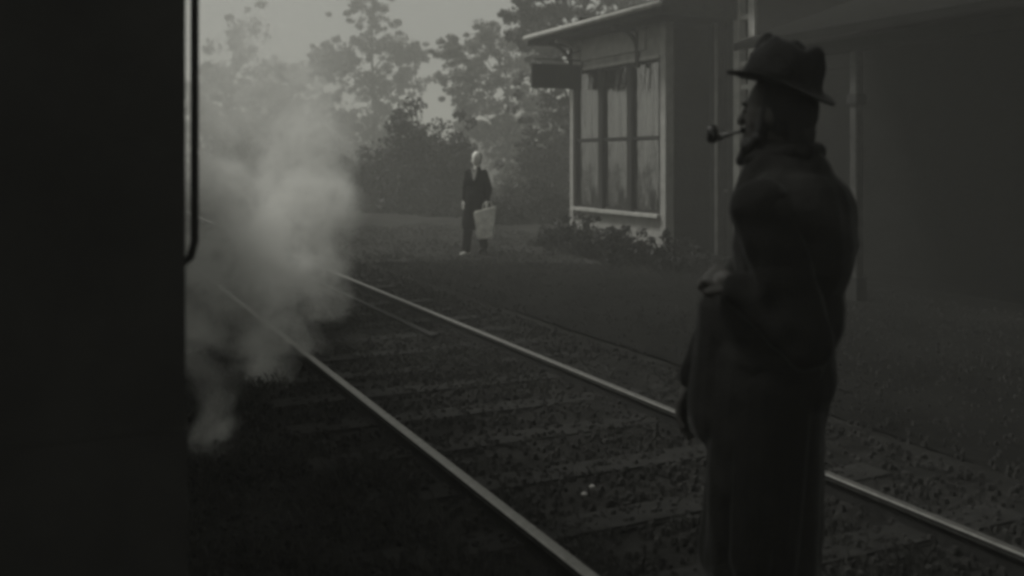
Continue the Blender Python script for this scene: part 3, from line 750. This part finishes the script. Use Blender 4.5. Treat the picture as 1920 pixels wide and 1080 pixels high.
pr += [('c', Vector((-.07, .06, 1.14)), .125, Vector((-.085, .06, .88)), .125), ('e', H(-.06, 0, 1.40), (.13, .22, .15), Rm)]
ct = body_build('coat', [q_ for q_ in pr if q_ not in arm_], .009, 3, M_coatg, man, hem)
for w_ in (arm_[:2], arm_[2:]): body_build('sleeve', w_, .008, 3, M_coat, man, lambda co: co+np.column_stack([.0016*np.sin(co[:, 2]*60+co[:, 1]*55+co[:, 0]*30)+.001*np.sin(co[:, 2]*23-co[:, 0]*90)]*3))
# collar
pr = [('c', H(-.04, .062, 1.585), .026, H(.07, .06, 1.565), .022), ('c', H(-.04, -.062, 1.585), .026, H(.07, -.06, 1.565), .022), ('c', H(-.075, .05, 1.59), .028, H(-.075, -.05, 1.59), .028), ('c', H(.07, .06, 1.565), .022, H(.095, .015, 1.50), .02), ('c', H(.07, -.06, 1.565), .022, H(.095, -.015, 1.50), .02)]
body_build('collar', pr, .007, 2, M_coat, man)
pr = []
for hip, knee_, ank in ((H(0, .09, .93), Vector((-.04, -.10, .53)), Vector((-.015, -.10, .12))), (H(0, -.09, .93), Vector((.03, .10, .53)), Vector((.07, .12, .12)))):
    pr += [('c', hip, .115, knee_, .092), ('c', knee_, .09, ank, .08)]
pr += [('e', H(-.01, 0, .96), (.13, .17, .13), Rm)]
def hem2(co):
    z = co[:, 2]; lo = z < .075; co[lo, 2] = .075; return co
body_build('trousers', pr, .010, 3, M_trou, man, hem2)
for a, b in ((Vector((-.015, -.10, .08)), F), (Vector((.07, .12, .08)), F)):
    body_build('shoe', [('c', a+Vector((0,0,-.025))-b*.05, .042, a+b*.13+Vector((0,0,-.040)), .036), ('e', a+b*.05+Vector((0,0,-.03)), (.12, .045, .035), Rm), ('c', a, .05, a+b*.03+Vector((0,0,-.02)), .045)], .007, 2, M_shoe, man,
               lambda co: np.column_stack([co[:, 0], co[:, 1], np.maximum(co[:, 2], .032)]))
# hat: soft fedora, front brim turned up a little, pinched crown
hat = MB(); n = 64
tilt = Matrix.Rotation(R(-12), 3, 'Y')
def hp(r_f, r_s, z, a, dz=0.):
    return (r_f*math.cos(a), r_s*math.sin(a), z+dz)
rings = []
prof = [(.104,.082,.004),(.125,.105,.0),(.150,.128,-.003),(.156,.134,.002),(.152,.130,.007),(.125,.106,.006),(.106,.086,.008),
        (.104,.084,.03),(.102,.081,.065),(.097,.073,.092),(.086,.062,.114),(.066,.046,.127),(.040,.026,.124),(.012,.008,.120)]
for (rf, rs, z) in prof:
    ring = []
    for k in range(n):
        a = 2*math.pi*k/n; dz = 0; ff, ss = rf, rs
        if z > .05: w_ = 1+.045*math.sin(a*5+z*50)+.022*math.sin(a*9-z*60); ff *= w_; ss *= w_; dz += .008*math.sin(a*4+2)+.004*math.sin(a*7)
        if rf > .11: dz = .010*math.cos(a)+ .022*(abs(math.sin(a))**2)*((rf-.11)/.046)-.016*((rf-.11)/.046)*(1 if math.cos(a) < 0 else .0)*abs(math.cos(a))
        ff *= 1-.20*max(0, math.cos(a))*min(1, max(0, z-.03)/.10)
        if rf < .11: ff *= 1.07
        if z > .09:
            # centre dent and front pinches, higher at front
            t = (z-.09)/.045; dz += .014*math.cos(a)*t
            pinch = math.exp(-((abs(a if a < math.pi else 2*math.pi-a)-.75)/.33)**2)
            ff *= 1-.16*pinch*min(1, t*1.3); ss *= 1-.22*pinch*min(1, t*1.3)
            if rf < .06: dz -= .030
        ring.append(hp(ff, ss, z, a, dz))
    rings.append(ring)
vs = [q for r_ in rings for q in r_]
fs = [(j*n+k, j*n+(k+1) % n, (j+1)*n+(k+1) % n, (j+1)*n+k) for j in range(len(prof)-1) for k in range(n)]
hat.add(vs, fs, 0, True); hat.add(rings[-1], [tuple(range(n))], 0, True)
ho = hat.build('hat', M_felt, man)
ho.location = hc + Vector((0,0,.072)) - F*.003
ho.rotation_euler = (RotZ(rz) @ tilt).to_euler(); ho.scale = (1.02, 1.04, 1.05)
md = ho.modifiers.new('sub', 'SUBSURF'); md.levels = 1; md.render_levels = 1
hb = MB(); vs = []
for z in (.007, .032):
    vs += [(1.025*(.105-.0006*z)*math.cos(2*math.pi*k/n), 1.03*(.084)*math.sin(2*math.pi*k/n), z+.003) for k in range(n)]
hb.add(vs, [(k, (k+1) % n, n+(k+1) % n, n+k) for k in range(n)], 0, True)
b_ = hb.build('hat_band', M_trou, ho)
# pipe
pm = hc+F*.100+Lf*.012+Vector((0,0,-.052))
pipe = empty('tobacco_pipe', Vector(man.location)+pm); tag(pipe, 'dark curved tobacco pipe held in the mouth of the man in the hat', 'pipe')
pd = (F*.8+Vector((-.45, 0, 0))).normalized()
mb = MB(); mb.tube([-pd*.012, pd*.02+Vector((0,0,-.002)), pd*.05+Vector((0,0,-.010)), pd*.075+Vector((0,0,-.020))], [.004, .0048, .0065, .009], 10); mb.build('stem', M_pipe, pipe)
bc = pd*.088+Vector((0,0,-.012))
mb = MB(); mb.tube([bc+Vector((0,0,z)) for z in (-.020, -.016, -.006, .012, .026, .028)], [.006, .014, .0175, .0175, .0155, .013], 16)
mb.tube([bc+Vector((0,0,.028)), bc+Vector((0,0,.030))], [.013, .0145], 16); mb.build('bowl', M_pipe, pipe)

# --- person walking up with a pale bag
wk = empty('person', (-.59, 16.1, -.05), R(-28))
tag(wk, 'distant person in a long dark coat walking with a pale bag', 'person')
V = Vector
pr = [('e', V((0, 0, 1.635)), (.078, .09, .115)), ('e', V((0, -.04, 1.575)), (.05, .05, .055)), ('c', V((0, -.085, 1.62)), .010, V((0, -.098, 1.60)), .013), ('c', V((0, 0, 1.42)), .052, V((0, 0, 1.56)), .05),
      ('e', V((0, 0, 1.28)), (.155, .105, .17)), ('e', V((0, 0, 1.05)), (.13, .10, .15)), ('e', V((0, 0, .92)), (.155, .11, .11)),
      ('c', V((-.16, 0, 1.38)), .05, V((-.225, .02, 1.11)), .04), ('c', V((-.225, .02, 1.11)), .038, V((-.21, -.06, .88)), .028),
      ('c', V((.16, 0, 1.38)), .05, V((.235, .02, 1.11)), .04), ('c', V((.235, .02, 1.11)), .038, V((.225, -.06, .89)), .028),
      ('c', V((-.075, 0, .9)), .085, V((-.10, -.09, .5)), .055), ('c', V((-.10, -.09, .5)), .053, V((-.13, -.12, .09)), .036),
      ('c', V((.075, 0, .9)), .085, V((.06, .02, .5)), .055), ('c', V((.06, .02, .5)), .053, V((.03, .20, .14)), .036),
      ('e', V((-.073, .0, 1.62)), (.008, .018, .028)), ('e', V((.073, .0, 1.62)), (.008, .018, .028))]
for hx, w0 in ((-1, V((-.21, -.06, .88))), (1, V((.225, -.06, .89)))):
    fist(w0, V((0, -.1, -1)), V((-hx*1., -.2, 0)), pr, .75, hx)
M_skinp = mat('pale_skin', .8, rough=.5, nscale=12, namt=.08, bump=.1)
body_build('body', pr, .009, 2, M_skinp, wk)
for s_ in (-1, 1):
    mb = MB(); mb.ell(V((s_*.03, -.078, 1.635)), (.010,.010,.008)); mb.build('eye', M_hair, wk)
body_build('hair', [('e', V((0, .035, 1.655)), (.079, .078, .088)), ('e', V((0, .05, 1.58)), (.06, .05, .07))], .008, 2, M_hair, wk)
pr = [('e', V((0, 0, 1.27)), (.20, .14, .19)), ('e', V((0, 0, 1.05)), (.20, .14, .2)), ('c', V((0, 0, .95)), .20, V((-.02, 0, .55)), .23), ('c', V((-.06, 0, .95)), .14, V((-.08, 0, .5)), .15),
      ('c', V((0, .01, 1.36)), .09, V((0, .02, 1.46)), .07),
      ('c', V((-.15, 0, 1.38)), .07, V((-.225, .02, 1.11)), .056), ('c', V((-.225, .02, 1.11)), .054, V((-.212, -.05, .92)), .042),
      ('c', V((.15, 0, 1.38)), .07, V((.235, .02, 1.11)), .056), ('c', V((.235, .02, 1.11)), .054, V((.227, -.05, .93)), .042)]
def hem3(co):
    z = co[:, 2]; lo = z < .46; co[lo, 2] = .46-(.46-z[lo])*.1
    a = np.arctan2(co[:, 1], co[:, 0]); k = np.clip((1.0-z)/.5, 0, 1); f = 1+.05*k*np.sin(a*7)
    co[:, 0] *= f; co[:, 1] *= .85*f; return co
M_coat2 = mat('dark_overcoat', .006, rough=.95, nscale=8, bump=.3, bscale=60, spec=.1)
body_build('coat', pr, .012, 3, M_coat2, wk, hem3)
M_scarf = mat('white_scarf', .3, rough=.9, nscale=9, namt=.1)
body_build('scarf', [('c', V((-.02, -.10, 1.45)), .022, V((.035, -.135, 1.28)), .022), ('c', V((.045, -.07, 1.47)), .022, V((.045, -.135, 1.30)), .018)], .008, 2, M_scarf, wk)
pr = [('c', V((-.075, 0, .88)), .10, V((-.10, -.09, .5)), .085), ('c', V((-.10, -.09, .5)), .083, V((-.13, -.12, .12)), .07), ('c', V((.075, 0, .88)), .10, V((.06, .02, .5)), .085), ('c', V((.06, .02, .5)), .083, V((.03, .20, .17)), .07)]
body_build('trousers', pr, .012, 2, M_coat2, wk)
for q, m_ in ((V((-.13, -.12, .06)), mat('pale_shoe', .7, rough=.6, bump=0)), (V((.03, .21, .10)), M_shoe)):  # leading shoe is pale all over, trailing one black
    body_build('shoe', [('c', q+V((0, .04, -.0)), .045, q+V((-.01, -.14, -.02)), .034), ('c', q, .05, q+V((0, 0, .04)), .045)], .008, 2, m_, wk, lambda co: np.column_stack([co[:, 0], co[:, 1], np.maximum(co[:, 2], .03)]))
# bag
bagr = empty('carrier_bag', (-.59+.15, 16.1-.16, .245), 0)
tag(bagr, 'tall pale bag with a slanting top, carried by the distant person', 'bag')
mb = MB()
poly = [(-.125, 0), (.125, .03), (.185, .56), (-.195, .46)]
ns = 5; vs = []
n_ = len(poly)
mb2 = MB()
mb2.add([(x_, y_*1., z_) for y_ in (-.055, .055) for x_, z_ in poly], [(0,1,2,3), (7,6,5,4), (0,4,5,1), (1,5,6,2), (2,6,7,3), (3,7,4,0)])
M_bag = mat('pale_canvas', .75, rough=.9, nscale=9, namt=.35, bump=.5, bscale=18)
mb2.build('bag_body', M_bag, bagr, bevel=.02)
mb = MB(); mb.tube([(-.05, 0, .50), (-.03, 0, .59), (.03, 0, .62), (.09, 0, .61), (.12, 0, .54)], .010, 8); mb.build('handle', M_bag, bagr)

# ------------------------------------------------------------------ steam and haze
def steam(name, label, x0, x1, y0, y1, z0, z1, blobs, dens, seed=0.):
    mb = MB(); mb.box(x0, x1, y0, y1, z0, z1)
    m = bpy.data.materials.new(name); m.use_nodes = True; t = m.node_tree; t.nodes.clear()
    o = t.nodes.new('ShaderNodeOutputMaterial'); v = t.nodes.new('ShaderNodeVolumePrincipled')
    v.inputs['Color'].default_value = (.99, .99, .96, 1); v.inputs['Anisotropy'].default_value = .1
    tc = t.nodes.new('ShaderNodeTexCoord')
    # warp the position with noise, so the puffs curl
    nz = t.nodes.new('ShaderNodeTexNoise'); nz.inputs['Scale'].default_value = 1.7; nz.inputs['Detail'].default_value = 5
    t.links.new(tc.outputs['Object'], nz.inputs[0])
    sb = t.nodes.new('ShaderNodeVectorMath'); sb.operation = 'SUBTRACT'; sb.inputs[1].default_value = (.5, .5, .5); t.links.new(nz.outputs['Color'], sb.inputs[0])
    sc = t.nodes.new('ShaderNodeVectorMath'); sc.operation = 'SCALE'; sc.inputs['Scale'].default_value = 1.0; t.links.new(sb.outputs[0], sc.inputs[0])
    ad = t.nodes.new('ShaderNodeVectorMath'); ad.operation = 'ADD'; t.links.new(tc.outputs['Object'], ad.inputs[0]); t.links.new(sc.outputs[0], ad.inputs[1])
    total = None
    for (c, r, k) in blobs:
        s1 = t.nodes.new('ShaderNodeVectorMath'); s1.operation = 'SUBTRACT'; s1.inputs[1].default_value = c; t.links.new(ad.outputs[0], s1.inputs[0])
        s2 = t.nodes.new('ShaderNodeVectorMath'); s2.operation = 'DIVIDE'; s2.inputs[1].default_value = r; t.links.new(s1.outputs[0], s2.inputs[0])
        ln = t.nodes.new('ShaderNodeVectorMath'); ln.operation = 'LENGTH'; t.links.new(s2.outputs[0], ln.inputs[0])
        mr = t.nodes.new('ShaderNodeMapRange'); mr.interpolation_type = 'SMOOTHSTEP'
        mr.inputs['From Min'].default_value = 1.2; mr.inputs['From Max'].default_value = .2; mr.inputs['To Min'].default_value = 0; mr.inputs['To Max'].default_value = k
        t.links.new(ln.outputs['Value'], mr.inputs['Value'])
        if total is None: total = mr.outputs[0]
        else:
            a = t.nodes.new('ShaderNodeMath'); a.operation = 'ADD'; t.links.new(total, a.inputs[0]); t.links.new(mr.outputs[0], a.inputs[1]); total = a.outputs[0]
    n2 = t.nodes.new('ShaderNodeTexNoise'); n2.inputs['Scale'].default_value = 3.3; n2.inputs['Detail'].default_value = 7; n2.inputs['Roughness'].default_value = .6
    t.links.new(ad.outputs[0], n2.inputs[0])
    r2 = t.nodes.new('ShaderNodeMapRange'); r2.inputs['From Min'].default_value = .42; r2.inputs['From Max'].default_value = .60; r2.inputs['To Min'].default_value = .07; r2.inputs['To Max'].default_value = 1.6
    t.links.new(n2.outputs[0], r2.inputs[0])
    mm = t.nodes.new('ShaderNodeMath'); mm.operation = 'MULTIPLY'; t.links.new(total, mm.inputs[0]); t.links.new(r2.outputs[0], mm.inputs[1])
    m3 = t.nodes.new('ShaderNodeMath'); m3.operation = 'MULTIPLY'; m3.inputs[1].default_value = dens; t.links.new(mm.outputs[0], m3.inputs[0])
    t.links.new(m3.outputs[0], v.inputs['Density']); t.links.new(v.outputs[0], o.inputs['Volume'])
    ob = mb.build(name, m); tag(ob, label, 'steam', kind='stuff'); return ob
def bl(px, py, d, rx, rz_, k=1., ry=None):
    s_ = d/1815; x = (px-960)*s_; z = CAM_Z-(py-298)*s_
    return ((x, d, z), (rx*s_, ry or (rx*s_+rz_*s_)/2, rz_*s_), k)
blobs = [bl(385, 850, 5.1, 50, 125, 1.3), bl(470, 585, 7.2, 95, 75, 1.9), bl(385, 540, 6.6, 60, 70, 1.0), bl(398, 690, 5.6, 66, 95, .6), bl(512, 680, 6.6, 62, 85, .8), bl(520, 590, 7.4, 80, 85, .8),
         bl(590, 510, 8.8, 88, 80, 1.15), bl(450, 495, 7.6, 110, 95, 1.4), bl(560, 420, 9.0, 115, 110, .75), bl(430, 400, 8.2, 95, 90, 1.3),
         bl(560, 300, 9.8, 105, 120, .36), bl(480, 200, 11, 170, 170, .07), bl(590, 190, 11, 100, 130, .05), bl(500, 60, 12, 200, 150, .025), bl(330, 560, 7.5, 90, 160, .8), bl(620, 560, 9.0, 50, 50, .8)]
steam('steam', 'white steam billowing from under the carriage across the rails', -6.6, -1.1, 4.2, 14, -.03, 5.4, blobs, 8.5)

hz = MB(); hz.box(-950, 950, -950, 950, -1.3, 16)
mh = bpy.data.materials.new('haze'); mh.use_nodes = True; t = mh.node_tree; t.nodes.clear()
o_ = t.nodes.new('ShaderNodeOutputMaterial'); v_ = t.nodes.new('ShaderNodeVolumePrincipled')
v_.inputs['Color'].default_value = (.9, .9, .86, 1); v_.inputs['Density'].default_value = .0108; v_.inputs['Anisotropy'].default_value = .3
t.links.new(v_.outputs[0], o_.inputs['Volume'])
ob = hz.build('haze', mh); tag(ob, 'thin evening mist greying the far trees', 'haze', kind='stuff')
